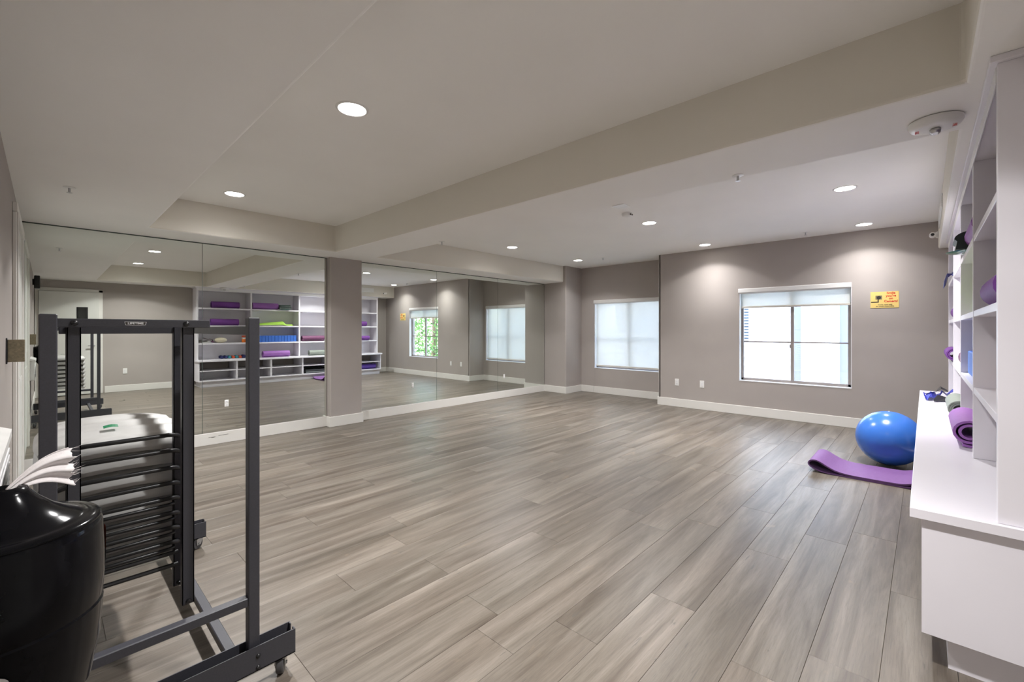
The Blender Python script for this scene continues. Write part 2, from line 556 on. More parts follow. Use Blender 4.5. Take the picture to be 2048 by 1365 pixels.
# ------------------------------------------------------------------ structure: baseboards
BH, BT = .140, .014
def base(name, *boxes):
    m = MB()
    for b in boxes: m.box(*b, 0, BH, c=.003)
    return structure(m.build(name, M['trim']))
base('baseboard_mirror', (XL, 2.70, YM - BT + .006, YM + .006), (3.172, XR, YM - BT + .006, YM + .006))
base('baseboard_pillar', (2.70 - BT, 3.172 + BT, 6.00 - BT, 6.00), (2.70 - BT, 2.70, 6.00, YM - .008), (3.172, 3.172 + BT, 6.00, YM - .008))
base('baseboard_corner', (XR - BT, XR, YA - BT, YM - .008), (XR, XA, YA - BT, YA))
base('baseboard_alcove', (XA - BT, XA, YB, YA - BT), (XW - BT, XA - BT, YB, YB + BT))
base('baseboard_window', (XW - BT, XW, YS, YB))
base('baseboard_shelf', (.86, 2.40, YS, YS + BT), (7.1, XW - BT, YS, YS + BT))
base('baseboard_left', (XL, XL + BT, YS, 4.55))
for i, (xa, xb, dz) in enumerate(((1.30, 1.37, 0), (1.40, 1.50, .008), (1.33, 1.36, -.006))):
    o = MB().box(xa, xb, YM - BT + .0045, YM - BT + .0058, .088 + dz, .091 + dz).build('scuff_mark', M['scuff'], bpy.data.objects['baseboard_mirror'])

# ------------------------------------------------------------------ mirrors
MZ0, MZ1 = BH + .002, ZS - .012
seams = [(XL + .004, 1.241, 'far left mirror panel running from the door corner to the first seam'),
         (1.241, 2.690, 'mirror panel left of the taupe pillar, behind the chair cart'),
         (3.182, 4.591, 'mirror panel just right of the taupe pillar'),
         (4.591, 6.065, 'middle mirror panel of the three right of the pillar, reflecting the window'),
         (6.065, XR - .004, 'rightmost mirror panel beside the corner return wall')]
for (xa, xb, lb) in seams:
    root = thing('wall_mirror_panel', ((xa + xb) / 2, YM, MZ0), lb, 'mirror', 'frameless mirror panels on the long wall')
    m = MB()
    m.box(xa + .0025, xb - .0025, YM - .002, YM + .004, MZ0, MZ1)
    m.build('mirror_glass', M['mirror'], root)
    e = MB()
    e.box(xa, xb, YM + .0035, YM + .0058, MZ0 - .001, ZS - .0005)
    e.build('mirror_backing', M['mirror_edge'], root)

# ------------------------------------------------------------------ outlets
def outlet(x, y, z, facing, label, kind='outlet', group=None, small=False):
    root = thing('wall_' + kind, (x, y, z), label, kind, group)
    def place(m, name, mt):
        o = m.build(name, mt, None)
        o.parent = root
        return o
    ang = {'-x': 90, '-y': 0, '+y': 180, '+x': -90}[facing]
    p = MB().box(-.036, .036, -.006, 0, -.059, .059, c=.003) if not small else MB().box(-.021, .021, -.005, 0, -.040, .040, c=.003)
    place(p, 'cover_plate', M['plastic_w'])
    if kind == 'outlet':
        for dz in (-.02, .02):
            q = MB().box(-.017, .017, -.0085, -.005, dz - .014, dz + .014, c=.003)
            place(q, 'receptacle', M['lam_edge'])
            for dx in (-.006, .006):
                place(MB().box(dx - .0012, dx + .0012, -.0092, -.008, dz - .003, dz + .006), 'slot', M['ink'])
    else:
        place(MB().box(-.016, .016, -.0095, -.005, -.033, .033, c=.003), 'rocker', M['lam_edge'])
    root.rotation_euler = (0, 0, math.radians(-ang if facing in ('-x', '+x') else ang))
    if facing == '-x': root.rotation_euler = (0, 0, math.radians(-90))
    if facing == '+x': root.rotation_euler = (0, 0, math.radians(90))
    return root
outlet(XW, 3.173, .428, '-x', 'white duplex outlet on window wall nearest the alcove edge', 'outlet')
outlet(XW, 2.744, .429, '-x', 'white blank cover plate on window wall left of the sliding window', 'switch')
outlet(1.484, YM - .002, .468, '-y', 'outlet set into mirror behind the chair cart', 'outlet', small=True)
outlet(4.107, YM - .002, .443, '-y', 'outlet set into mirror panel right of the pillar', 'outlet', small=True)
outlet(6.247, YM - .002, .425, '-y', 'outlet set into the rightmost mirror panel', 'outlet', small=True)
outlet(1.19, YS, .445, '+y', 'white outlet on taupe shelf wall, seen in the mirror beside the cart', 'outlet')

# ------------------------------------------------------------------ windows
def window(name, x, w, slider_left):
    y0, y1, z0, z1 = w
    root = bpy.data.objects.new(name, None); COL.objects.link(root); root.location = (x + .08, (y0 + y1) / 2, z0)
    structure(root)
    r = MB()   # white drywall return and sill
    r.box(x + .004, x + .115, y0, y0 + .008, z0, z1); r.box(x + .004, x + .115, y1 - .008, y1, z0, z1)
    r.box(x - .004, x + .115, y0, y1, z0, z0 + .012); r.box(x + .004, x + .115, y0, y1, z1 - .008, z1)
    r.build('window_sill', M['vinyl_w'], root)
    f = MB(); fx0, fx1 = x + .085, x + .135
    f.box(fx0, fx1, y0 + .008, y0 + .05, z0 + .012, z1 - .008, c=.003)
    f.box(fx0, fx1, y1 - .05 + .008, y1 - .008, z0 + .012, z1 - .008, c=.003)
    f.box(fx0, fx1, y0 + .008, y1 - .008, z0 + .012, z0 + .050, c=.003)
    f.box(fx0, fx1, y0 + .008, y1 - .008, z1 - .05, z1 - .008, c=.003)
    f.build('window_frame', M['vinyl'], root)
    ym = y0 + (y1 - y0) * .50
    ms = MB().box(fx0 - .006, fx1, ym - .020, ym + .024, z0 + .04, z1 - .04, c=.003)
    ms.build('meeting_stile', M['vinyl'], root)
    zm = z0 + (z1 - z0) * .425
    for a, b in ((y0 + .045, ym - .02), (ym + .02, y1 - .045)):
        MB().box(x + .106, x + .118, a, b, zm - .010, zm + .010).build('muntin', M['vinyl'], root)
        for c, d in ((z0 + .045, zm - .006), (zm + .006, z1 - .045)):
            MB().box(x + .110, x + .114, a, b, c, d).build('pane', M['glass'], root)
    MB().box(fx0 - .016, fx0 - .004, ym + .022, ym + .036, zm - .085, zm - .03, c=.003).build('latch', M['vinyl'], root)
    return root
window('window_1', XW, W1, True)
window('window_2', XA, W2, True)

def blind(x, w, drop, label):
    y0, y1, z0, z1 = w
    root = thing('roller_blind', (x, (y0 + y1) / 2, z1), label, 'blind')
    prof = [(x - .012, z1 - .012), (x - .012, z1 - .062), (x + .0, z1 - .08), (x + .06, z1 - .085), (x + .06, z1 + .0), (x + .0, z1 + .0)]
    MB().prism(prof, y0 + .004, y1 + .012, 'y').build('cassette', M['casset'], root)
    m = MB(); ya, yb = y0 + .014, y1 - .022
    m.grid(lambda u, v: (x + .045, ya + (yb - ya) * u, z1 - .08 - (drop - .08) * v), 4, 4)
    fo = m.build('fabric', M['shade'], root)
    sol = fo.modifiers.new('cloth_thickness', 'SOLIDIFY'); sol.thickness = .0006
    MB().box(x + .037, x + .053, ya - .002, yb + .002, z1 - drop - .028, z1 - drop + .004, c=.004).build('bottom_bar', M['bar'], root)
    return root
blind(XW, W1, .285, 'half raised white roller blind on the clear sliding window')
b2 = blind(XA, W2, 1.39, 'lowered white roller blind covering the alcove window')
MB().tube([(XA - .015, 5.185, 1.9), (XA - .017, 5.187, 1.2), (XA - .02, 5.184, .30), (XA - .035, 5.186, .02)], .0018, 5).build('pull_cord', M['grey_fab'], b2)

# ------------------------------------------------------------------ doors
d1 = bpy.data.objects.new('door_1', None); COL.objects.link(d1); d1.location = (.3, YS, 0); structure(d1)
MB().box(XL + .06, .765, YS + .03, YS + .075, .012, 2.13, c=.003).build('door_leaf', M['door_w'], d1)
MB().box(.43, .60, YS + .070, YS + .080, 1.33, 1.82, c=.004).build('vision_frame', M['black'], d1)
MB().box(.455, .575, YS + .078, YS + .082, 1.355, 1.795).build('vision_pane', M['dark_glass'], d1)
MB().box(XL + .005, XL + .06, YS, YS + .05, 0, 2.19, c=.004).box(.765, .83, YS, YS + .03, 0, 2.19, c=.004).box(XL + .005, .83, YS, YS + .03, 2.135, 2.20, c=.004).build('door_casing', M['trim'], d1)
MB().tube([(.70, YS + .07, 1.02), (.70, YS + .125, 1.02), (.60, YS + .125, 1.02)], .010, 8).build('lever_handle', M['zinc'], d1, 40)

d2 = bpy.data.objects.new('door_2', None); COL.objects.link(d2); d2.location = (XL, 5.3, 0); structure(d2)
m = MB()
m.box(XL, XL + .022, 4.58, 4.68, 0, 2.172, c=.004); m.box(XL + .0221, XL + .030, 4.60, 4.63, 0, 2.171, c=.003)
m.box(XL, XL + .022, 5.92, 6.03, 0, 2.17, c=.004); m.box(XL, XL + .026, 4.572, 6.04, 2.172, 2.235, c=.004)
m.build('door_casing', M['trim'], d2)
MB().box(XL - .0, XL + .008, 4.68, 5.92, .01, 2.17).build('door_leaf', M['door_w'], d2)
for z0, z1 in ((.25, .95), (1.1, 1.95)):
    for a, b in ((4.80, 5.24), (5.36, 5.80)):
        MB().box(XL + .008, XL + .014, a, b, z0, z1, c=.005).build('door_panel', M['door_w'], d2)

# ------------------------------------------------------------------ downlights
def downlight(proto=None):
    pass
LX = {'t': 1.282, 'm': 5.22, 'w': 7.17}
LIGHTS = [
    (1.282, 2.547, 'largest round downlight nearest the camera, in the ceiling tray before the beam'),
    (1.283, 4.99, 'round downlight at the mirror end of the tray before the beam'),
    (1.283, .56, 'round downlight at the shelf end of the tray, seen only in the mirror'),
    (5.22, 4.91, 'round downlight beyond the beam, middle row nearest the mirrors'),
    (5.22, 2.535, 'round downlight in middle of the far ceiling, beside the smoke detector'),
    (5.22, .556, 'round downlight beyond the beam, middle row nearest the shelving'),
    (7.08, 4.905, 'round downlight in front of the alcove window'),
    (7.17, 2.544, 'round downlight washing window wall left of the sliding window'),
    (7.17, .568, 'round downlight washing window wall above the yellow camera sign'),
]
R0 = .078
proto = thing('recessed_downlight', (0, 0, ZC), 'round recessed downlight', 'light', 'recessed ceiling downlights')
MB().lathe([(R0, .0), (R0 + .004, -.006), (R0 + .016, -.004), (R0 + .018, .0)], 0, 0, ZC, 40).build('trim_ring', M['ring'], proto, 60)
MB().lathe([(0, -.0025), (R0, -.0025), (R0 + .002, -.0005)], 0, 0, ZC, 40).build('lens', M['lens'], proto)
ld = bpy.data.lights.new('downlight_lamp', 'SPOT')
ld.energy = LAMP_POWER; ld.color = LAMP_COLOR; ld.spot_size = math.radians(160); ld.spot_blend = .2; ld.shadow_soft_size = .06
# photometric profile of a recessed reflector: intensity by angle off the axis
ld.use_nodes = True
lt = ld.node_tree; le = [n for n in lt.nodes if n.type == 'EMISSION'][0]
lg_ = lt.nodes.new('ShaderNodeNewGeometry'); lx = lt.nodes.new('ShaderNodeSeparateXYZ'); la = lt.nodes.new('ShaderNodeMath'); la.operation = 'ABSOLUTE'
lr = lt.nodes.new('ShaderNodeValToRGB'); lr.color_ramp.interpolation = 'EASE'
prof_ = [(.20, 0.0), (.39, .01), (.455, .03), (.525, .24), (.64, .38), (.77, .62), (.90, 1.0)]
while len(lr.color_ramp.elements) < len(prof_): lr.color_ramp.elements.new(.5)
for e_, (p_, v_) in zip(lr.color_ramp.elements, prof_): e_.position = p_; e_.color = (v_, v_, v_, 1)
lt.links.new(lg_.outputs['Incoming'], lx.inputs[0]); lt.links.new(lx.outputs['Z'], la.inputs[0])
lt.links.new(la.outputs[0], lr.inputs[0]); lt.links.new(lr.outputs[0], le.inputs['Strength'])
lo = bpy.data.objects.new('downlight_lamp', ld); COL.objects.link(lo); lo.parent = proto; lo.location = (0, 0, -.012)
ld_dim = ld.copy(); ld_dim.energy = LAMP_POWER * .30      # the row along the windows is dimmed
for i, (x, y, lb) in enumerate(LIGHTS):
    o = proto if i == 0 else copy_tree(proto, (x, y, ZC))
    o.location = (x, y, ZC); o['label'] = lb
    if 'trim_ring' in [c.name.split('.')[0] for c in o.children]:
        for c in o.children:
            if c.type == 'LIGHT' and x > 7: c.data = ld_dim
            if c.type == 'MESH': c.matrix_parent_inverse = Matrix.Translation((0, 0, -ZC))

# ------------------------------------------------------------------ ceiling devices
a = thing('fire_strobe', (2.935, -.036, ZS), 'white round fire alarm strobe under beam by the shelving', 'fire alarm')
MB().lathe([(.085, 0), (.098, -.004), (.100, -.018), (.090, -.034), (.070, -.042), (0, -.044)], 2.935, -.036, ZS, 40).build('housing', M['plastic_w'], a, 50)
MB().box(2.935 - .030, 2.935 + .030, -.036 - .020, -.036 + .020, ZS - .066, ZS - .040, c=.010).build('strobe_lens', M['zinc'], a, 40)
for dy in (-.066, .066):
    t = link('lettering', text_mesh('FIRE', .022, M['red']), a)
    t.matrix_parent_inverse = Matrix.Translation(a.location).inverted()
    t.location = (2.935, -.036 + dy, ZS - .0425); t.rotation_euler = (math.pi, 0, 0)

a = thing('smoke_detector', (4.615, 2.514, ZC), 'small white smoke detector on far ceiling beyond the beam', 'smoke detector')
MB().lathe([(.055, 0), (.060, -.010), (.055, -.030), (.035, -.040), (0, -.042)], 4.615, 2.514, ZC, 28).build('housing', M['plastic_w'], a, 50)
for k in range(2):
    MB().box(4.585 + .035 * k, 4.605 + .035 * k, 2.454, 2.462, ZC - .030, ZC - .016).build('vent_slot', M['ink'], a)
tag(MB().box(4.22, 4.36, 2.34, 2.48, ZC - .010, ZC, c=.003).build('access_plate', M['plastic_w']), 'square white access plate on ceiling beside the beam', 'cover plate')

def sprinkler(x, y, z, lb):
    root = thing('fire_sprinkler', (x, y, z), lb, 'sprinkler', 'pendant fire sprinklers')
    MB().lathe([(.034, 0), (.036, -.003), (.020, -.006), (0, -.006)], x, y, z, 20).build('escutcheon', M['plastic_w'], root, 40)
    MB().lathe([(.007, -.004), (.007, -.030), (.004, -.034), (0, -.034)], x, y, z, 10).build('nozzle', M['zinc'], root, 40)
    MB().lathe([(.016, -.037), (.016, -.039), (0, -.039)], x, y, z, 12).build('deflector', M['zinc'], root)
sprinkler(.114, 4.415, ZS, 'sprinkler in low soffit above the chair cart')
sprinkler(7.159, 4.396, ZC, 'sprinkler in front of the alcove window')
sprinkler(7.208, 1.205, ZC, 'sprinkler above the sliding window')
sprinkler(3.10, .891, ZS, 'sprinkler under far edge of the beam, nearer the shelving')
sprinkler(3.10, 4.02, ZS, 'sprinkler under far edge of the beam, nearer the mirrors')

a = thing('security_camera', (7.30, TRAY_Y0, 2.485), 'small white security camera on the soffit face near window wall', 'camera')
MB().lathe([(.040, 0), (.042, .012), (.030, .030), (0, .032)], 7.30, TRAY_Y0, 2.485, 20, axis='y').build('mount', M['plastic_w'], a, 50)
MB().lathe([(.0, -.085), (.024, -.085), (.029, -.080), (.029, .015), (.020, .02), (0, .02)], 7.28, TRAY_Y0 + .055, 2.478, 20, axis='x').build('body', M['plastic_w'], a, 50)
MB().lathe([(0, -.0005), (.017, -.0005), (.017, .003), (0, .003)], 7.28 - .087, TRAY_Y0 + .055, 2.478, 16, axis='x').build('lens', M['black'], a)
a = thing('air_vent', (6.3, TRAY_Y0, 2.55), 'long white air vent grille on soffit face above the shelving', 'vent')
MB().box(5.7, 6.9, TRAY_Y0, TRAY_Y0 + .008, 2.49, 2.62, c=.003).build('frame', M['plastic_w'], a)
for k in range(6):
    MB().box(5.73, 6.87, TRAY_Y0 + .006, TRAY_Y0 + .012, 2.505 + k * .018, 2.511 + k * .018).build('slat', M['ceil'], a)

# ------------------------------------------------------------------ sign on window wall
a = thing('camera_sign', (XW, .39, 1.745), 'yellow "Smile you\'re on Camera" sign on window wall', 'sign')
sy0, sy1, sz0, sz1 = .246, .534, 1.640, 1.855
o = MB().box(XW - .004, XW - .0005, sy0, sy1, sz0, sz1, c=.0008).build('sign_plate', M['yellow'], a)
def on_sign(body, size, y, z, mt, bold=0.0):
    t = link('lettering', text_mesh(body, size, mt, .0003, bold=bold), a)
    t.matrix_parent_inverse = Matrix.Translation(a.location).inverted()
    t.rotation_euler = (math.radians(90), 0, math.radians(-90)); t.location = (XW - .0044, y, z)
on_sign('Smile', .040, .325, 1.834, M['red'], .0012)
on_sign("you're", .040, .325, 1.797, M['red'], .0012)
on_sign('on', .040, .325, 1.762, M['red'], .0012)
on_sign('Camera!', .040, .325, 1.726, M['red'], .0012)
on_sign('Sonria usted esta', .021, .385, 1.683, M['ink'], .0004)
on_sign('en camara fotografica', .021, .385, 1.662, M['ink'], .0004)
MB().lathe([(0, 0), (.022, 0), (.022, .0006), (0, .0006)], XW - .005, .447, 1.776, 20, axis='x').build('printed_lens', M['ink'], a)
MB().box(XW - .0046, XW - .0040, .415, .482, 1.752, 1.805).build('printed_camera', M['bronze'], a)
MB().box(XW - .0048, XW - .0040, .448, .460, 1.722, 1.756).box(XW - .0048, XW - .0040, .448, .528, 1.712, 1.724).build('printed_bracket', M['ink'], a)

# ------------------------------------------------------------------ left wall pieces
a = thing('projecting_sign', (XL, 3.90, 1.16), 'small tan square sign projecting from left wall', 'sign')
MB().box(XL, XL + .006, 3.87, 3.93, 1.150, 1.302, c=.002).build('wall_plate', M['black'], a)
MB().box(XL + .006, XL + .074, 3.895, 3.91, 1.160, 1.292, c=.002).build('sign_blade', M['bronze'], a)
a = thing('wall_heater', (XL, 2.55, .62), 'white wall heater box on left wall behind the wipe dispenser', 'heater')
MB().box(XL, XL + .05, 2.2, 2.9, .62, .90, c=.004).build('housing', M['plastic_w'], a)
MB().prism([(XL, .905), (XL + .058, .885), (XL + .058, .915), (XL, .94)], 2.19, 2.91, 'y').build('top_hood', M['plastic_w'], a)
for k in range(7):
    MB().box(XL + .049, XL + .054, 2.24, 2.86, .65 + k * .03, .665 + k * .03, c=.001).build('grille_slat', M['lam_edge'], a)
a = thing('wall_speaker', (XL, 1.05, 2.1), 'black wall box high on left wall, seen only in the mirror', 'speaker')
MB().box(XL + .02, XL + .09, .96, 1.14, 2.06, 2.28, c=.008).build('cabinet', M['black'], a)
MB().box(XL, XL + .02, 1.02, 1.08, 2.12, 2.22, c=.003).build('bracket', M['black'], a)

# ------------------------------------------------------------------ shelving
SX = [2.41, 3.555, 4.725, 5.895, 7.07]
SF = -.195
ZR = [.635, 1.03, 1.455, 1.875, 2.30]       # top faces of counter, shelves
SHT = .034
u = thing('wall_shelving', (4.74, YS + .01, .635), 'white built-in open shelving, four bays above the counter', 'shelving')
for i, x in enumerate(SX):
    xa = x - .018 if 0 < i < 4 else (x if i == 0 else x - .036)
    MB().box(xa, xa + .036, YS, SF, ZR[0], 2.335, c=.0015).build('end_panel' if i in (0, 4) else 'divider', M['lam'], u)
for j in (1, 2, 3):
    for i in range(4):
        MB().box(SX[i] + .018 + (.018 if i == 0 else 0), SX[i + 1] - .018 - (.018 if i == 3 else 0), YS, SF - .002, ZR[j] - SHT, ZR[j], c=.0015).build('shelf', M['lam'], u)
MB().box(SX[0] + .036, SX[4] - .036, YS, SF - .004, 2.285, 2.335).build('top_panel', M['lam'], u)
MB().box(SX[0] + .036, SX[4] - .036, SF - .004, SF + .002, 2.275, 2.335, c=.001).build('face_frame', M['lam_edge'], u)
MB().box(SX[0] - .020, SX[4] + .015, YS, SF + .020, 2.335, 2.3595, c=.002).build('crown', M['lam'], u)
MB().box(SX[0] + .03, SX[4] - .03, YS + .001, YS + .008, ZR[0], 2.29).build('back_panel', M['lam'], u)

c = thing('shelf_counter', (4.74, -.27, .595), 'long white laminate counter top below the shelving', 'counter')
MB().box(SX[0] - .022, SX[4] + .02, YS + .002, .045, .595, ZR[0] - .0005, c=.002).build('counter_slab', M['lam'], c)

BXS = [2.41, 3.185, 3.955, 4.735, 5.51, 6.285, 7.06]
for i in range(6):
    lb = ['white open base cabinet at near end, showing its side panel', 'second white base cabinet from the near end, empty',
          'third white base cabinet from the near end, empty', 'white base cabinet holding dark mats, behind the floor mat',
          'white base cabinet beyond the one with dark mats', 'white base cabinet at far end near window wall'][i]
    xa, xb = BXS[i] + .0005, BXS[i + 1] - .0005
    k = thing('base_cabinet', ((xa + xb) / 2, -.29, 0), lb, 'cabinet', 'open base cabinets under the counter')
    MB().box(xa, xa + .018, YS + .003, .010, .135, .5945, c=.001).build('side_panel', M['lam'], k)
    MB().box(xb - .018, xb, YS + .003, .010, .135, .5945, c=.001).build('side_panel', M['lam'], k)
    MB().box(xa + .018, xb - .018, YS + .003, .008, .135, .158, c=.001).build('bottom_panel', M['lam'], k)
    MB().box(xa + .018, xb - .018, YS + .019, .006, .370, .390, c=.001).build('shelf', M['lam'], k)
    MB().box(xa + .018, xb - .018, YS + .003, YS + .018, .158, .385).build('back_panel', M['lam'], k)
    MB().box(xa + (.055 if i == 0 else 0), xb, YS + .003, -.067, 0, .1345).build('toe_kick', M['lam'], k)

# ------------------------------------------------------------------ rolled mats
def spiral(r0, r1, turns, seg=16, start=0.0, flat=0.0, ccw=1):
    n = int(turns * seg); pts = []
    for i in range(n + 1):
        t = i / n; r = r0 + (r1 - r0) * t; a = start + ccw * 2 * math.pi * turns * t
        pts.append((r * math.cos(a), r * math.sin(a)))
    return pts
def mat_roll(x0, x1, yc, zfloor, r, th, mt, label, turns=3.2, tail=0, start=-1.57, rot=0, group='rolled exercise mats', squash=1.0, r_in=None):
    ri = r_in if r_in is not None else max(r - turns * (th + .0012) - th / 2, .008)
    pts = spiral(ri, r - th / 2, turns, 18, start=start - 2 * math.pi * turns)
    pts = [(p[0], p[1] * squash) for p in pts]
    if tail:
        px, pz = pts[-1]
        for k in range(1, 7):
            pts.append((px + tail * k / 6, pz))
    zc = r * squash
    root = Vector(((x0 + x1) / 2, yc, zfloor + zc))
    m = MB(); L = (x1 - x0)
    m.strip(pts, th, -L / 2, L / 2, 'x')
    o = m.build('mat_roll', mt, None, 50)
    o.location = root; o.rotation_euler = (0, 0, math.radians(rot))
    tag(o, label, 'exercise mat', group)
    return o
Zt = ZR
E_ = .0008
mat_roll(2.735, 3.325, -.355, Zt[3] + E_, .084, .010, M['purple'], 'purple rolled mat on top shelf of the nearest bay')
mat_roll(2.70, 3.29, -.278, Zt[2] + E_, .082, .010, M['purple'], 'purple rolled mat on second shelf down, nearest bay')
mat_roll(3.60, 4.20, -.268, Zt[3] + E_, .086, .010, M['purple_l'], 'purple rolled mat on top shelf of the second bay, beside a black block')
mat_roll(3.82, 4.46, -.20, Zt[0] + E_, .098, .014, M['purple_l'], 'large loosely rolled light purple mat standing on the counter', turns=2.1, squash=.9, r_in=.038, start=-1.2)
mat_roll(4.82, 5.42, -.28, Zt[1] + E_, .080, .010, M['maroon'], 'plum rolled mat on the shelf above the sage grey mat')
mat_roll(4.98, 5.58, -.20, Zt[0] + E_, .076, .010, M['sage'], 'sage grey rolled mat on the counter behind the light purple one')
mat_roll(6.10, 6.72, -.27, Zt[2] + E_, .078, .010, M['purple'], 'purple rolled mat on second shelf down of the far bay')
mat_roll(6.15, 6.78, -.21, Zt[1] + E_, .072, .012, M['purple'], 'purple rolled mat poking past the shelf edge in the far bay', turns=2.2, r_in=.03)
mat_roll(6.36, 6.98, -.20, .158 + E_, .078, .012, M['violet'], 'violet rolled mat in bottom of the far end base cabinet')

# folded lime mat
def lime(u, v):
    x = 3.66 + .93 * u
    y = -.49 + .21 * v + .01 * math.sin(9 * u)
    ridge = (.045 + .070 * min(1, u / .74)) if u < .76 else max(.035, .115 - (u - .76) * 1.1)
    z = Zt[2] + .004 + ridge * (math.sin(math.pi * min(max(v, .02), .98)) ** .6)
    return (x, y, z)
m = MB().grid(lime, 40, 14)
o = m.build('folded_mat', M['lime'], None, 40)
sol = o.modifiers.new('foam_thickness', 'SOLIDIFY'); sol.thickness = .006; sol.offset = -1
tag(o, 'lime green folded mat on shelf above the blue blocks', 'exercise mat')

# black folded mats in the fourth base cabinet
def slab_mat(x0, x1, y0, y1, z0, h, layers, mt, label):
    t = h / layers; pts = []
    for k in range(layers):
        zc = z0 + t * (k + .5)
        seq = [(y0 + .02, zc), (y1 - .02, zc)] if k % 2 == 0 else [(y1 - .02, zc), (y0 + .02, zc)]
        pts += seq
        if k < layers - 1:
            ye = y1 - .008 if k % 2 == 0 else y0 + .008
            pts.append((ye, zc + t / 2))
    o = MB().strip(pts, t * .86, x0, x1, 'x').build('folded_mat', mt, None)
    return tag(o, label, 'exercise mat')
slab_mat(4.79, 5.45, -.52, -.24, .1585, .155, 5, M['blackfoam'], 'black folded mat at back of the base cabinet')
slab_mat(4.84, 5.44, -.225, -.03, .1585, .100, 3, M['greyfoam'], 'dark grey folded mat in front of the black one in base cabinet')

# blue foam blocks
bm = MB().box(-.0375, .0375, -.115, .115, 0, .165, c=.006).mesh('foam_block', M['blue'])
groove = MB().box(-.0378, .0378, .113, .1155, .0, .165, c=.001).mesh('groove', M['blue'])
n = 14
for i in range(n):
    o = link('foam_block', bm)
    o.location = (3.612 + i * .0778, -.345, Zt[1] + E_)
    nth = ['first', 'second', 'third', 'fourth', 'fifth', 'sixth', 'seventh', 'eighth', 'ninth', 'tenth', 'eleventh', 'twelfth', 'thirteenth', 'fourteenth'][i]
    tag(o, nth + ' blue foam yoga block in the shelf row, counting from the near divider', 'yoga block', 'row of blue foam blocks')

# black block with teal glass item beside the purple mat
a = thing('foam_roller', (4.36, -.22, Zt[3]), 'short black foam half roller overhanging top shelf of the second bay', 'foam roller')
hz = Zt[3] + .017
out = []
for dd in range(0, 181, 12): out.append((-.232 + .088 * math.cos(math.radians(dd)), hz + .070 + .050 * math.sin(math.radians(dd))))
out += [(-.312, hz + .055), (-.318, hz + .0), (-.150, hz + .0), (-.158, hz + .055)]
MB().prism(out, 4.21, 4.49, 'x').build('roller_body', M['green_dark'], a, 40)
tag(MB().lathe([(.0, 0), (.07, 0), (.120, .008), (.132, .014), (.118, .0155), (.07, .010), (0, .010)], 4.36, -.235, Zt[3] + E_, 36).build('glass_dish', M['teal_glass'], None, 40), 'teal glass disc under the black roller, overhanging top shelf', 'disc')

# dumbbells
def dumbbell(x, mt, r, label):
    root = thing('dumbbell', (x, -.44, Zt[0] + r), label, 'dumbbell', 'row of dumbbells on the counter')
    for s in (-1, 1):
        a0, a1 = (-.085, -.035) if s < 0 else (.035, .085)
        prof = [(0, a0), (r * .82, a0), (r, a0 + .008), (r, a1 - .008), (r * .82, a1), (0, a1)]
        MB().lathe(prof, x, -.44, Zt[0] + r + E_, 8, axis='y').build('weight_head', mt, root, 30)
    MB().lathe([(0, -.04), (.013, -.04), (.015, 0), (.013, .04), (0, .04)], x, -.44, Zt[0] + r + E_, 12, axis='y').build('handle', mt, root, 40)
for i, (dx, mt, r, lb) in enumerate((
        (2.96, 'navy', .042, 'navy dumbbell at the near end of the counter row'),
        (3.045, 'navy', .040, 'navy dumbbell second in row, beside the first teal one'),
        (3.128, 'tealn', .038, 'teal dumbbell between navy and orange ones'),
        (3.205, 'orange', .035, 'orange dumbbell between the two teal ones'),
        (3.282, 'tealn', .038, 'teal dumbbell between the two orange ones'),
        (3.358, 'orange', .035, 'orange dumbbell beside the last navy one'),
        (3.440, 'navy', .042, 'navy dumbbell at the divider end of the counter row'))):
    dumbbell(dx, M[mt], r, lb)

# second shelf of the near bay: clutter
a = thing('cushion', (2.94, -.40, Zt[1]), 'cream oval cushion on shelf of the nearest bay', 'cushion')
def ell(cx, cy, cz, rx, ry, rz, n=24, p=2.0):
    prof = []
    m = MB()
    def fn(u, v):
        th = math.pi * u; ph = 2 * math.pi * v
        return (cx + rx * math.sin(th) * math.cos(ph), cy + ry * math.sin(th) * math.sin(ph), cz + rz * math.cos(th))
    return m.grid(fn, n // 2, n)
ell(2.94, -.40, Zt[1] + .066, .135, .10, .065).build('cover', M['cream'], a, 180)
MB().tube([(2.94 + .135 * math.cos(t), -.40 + .10 * math.sin(t), Zt[1] + .066) for t in [k * math.pi / 16 for k in range(33)]], .004, 6).build('seam_piping', M['cream'], a, 180)
def rumple(cx, cy, z0, sx, sy, h, seed, nu=18, nv=14):
    rnd = random.Random(seed); ph = [rnd.uniform(0, 6.3) for _ in range(6)]
    def fn(u, v):
        e = (math.sin(math.pi * u) * math.sin(math.pi * v)) ** .5
        z = h * e * (.55 + .25 * math.sin(7 * u + ph[0]) + .2 * math.sin(9 * v + ph[1] + 3 * u) + .12 * math.sin(15 * u + ph[2] - 8 * v))
        return (cx + sx * (u - .5) + .02 * math.sin(8 * v + ph[3]), cy + sy * (v - .5) + .02 * math.sin(7 * u + ph[4]), z0 + .002 + max(z, 0))
    return MB().grid(fn, nu, nv)
o = rumple(2.60, -.37, Zt[1], .30, .26, .10, 3).build('towel', M['grey_fab'], None, 180)
tag(o, 'crumpled grey towel at near end of shelf, beside the cushion', 'towel')
a = thing('ankle_strap', (2.66, -.33, Zt[1] + .1), 'dark plum strap lying over the grey towel', 'strap')
MB().strip([(2.56, Zt[1] + .125), (2.60, Zt[1] + .112), (2.66, Zt[1] + .09), (2.70, Zt[1] + .098), (2.75, Zt[1] + .08), (2.765, Zt[1] + .04)], .012, -.36, -.30, 'y').build('webbing', M['plum_fab'], a)
MB().box(2.735, 2.775, -.36, -.30, Zt[1] + .02, Zt[1] + .05, c=.005).build('buckle', M['maroon'], a)
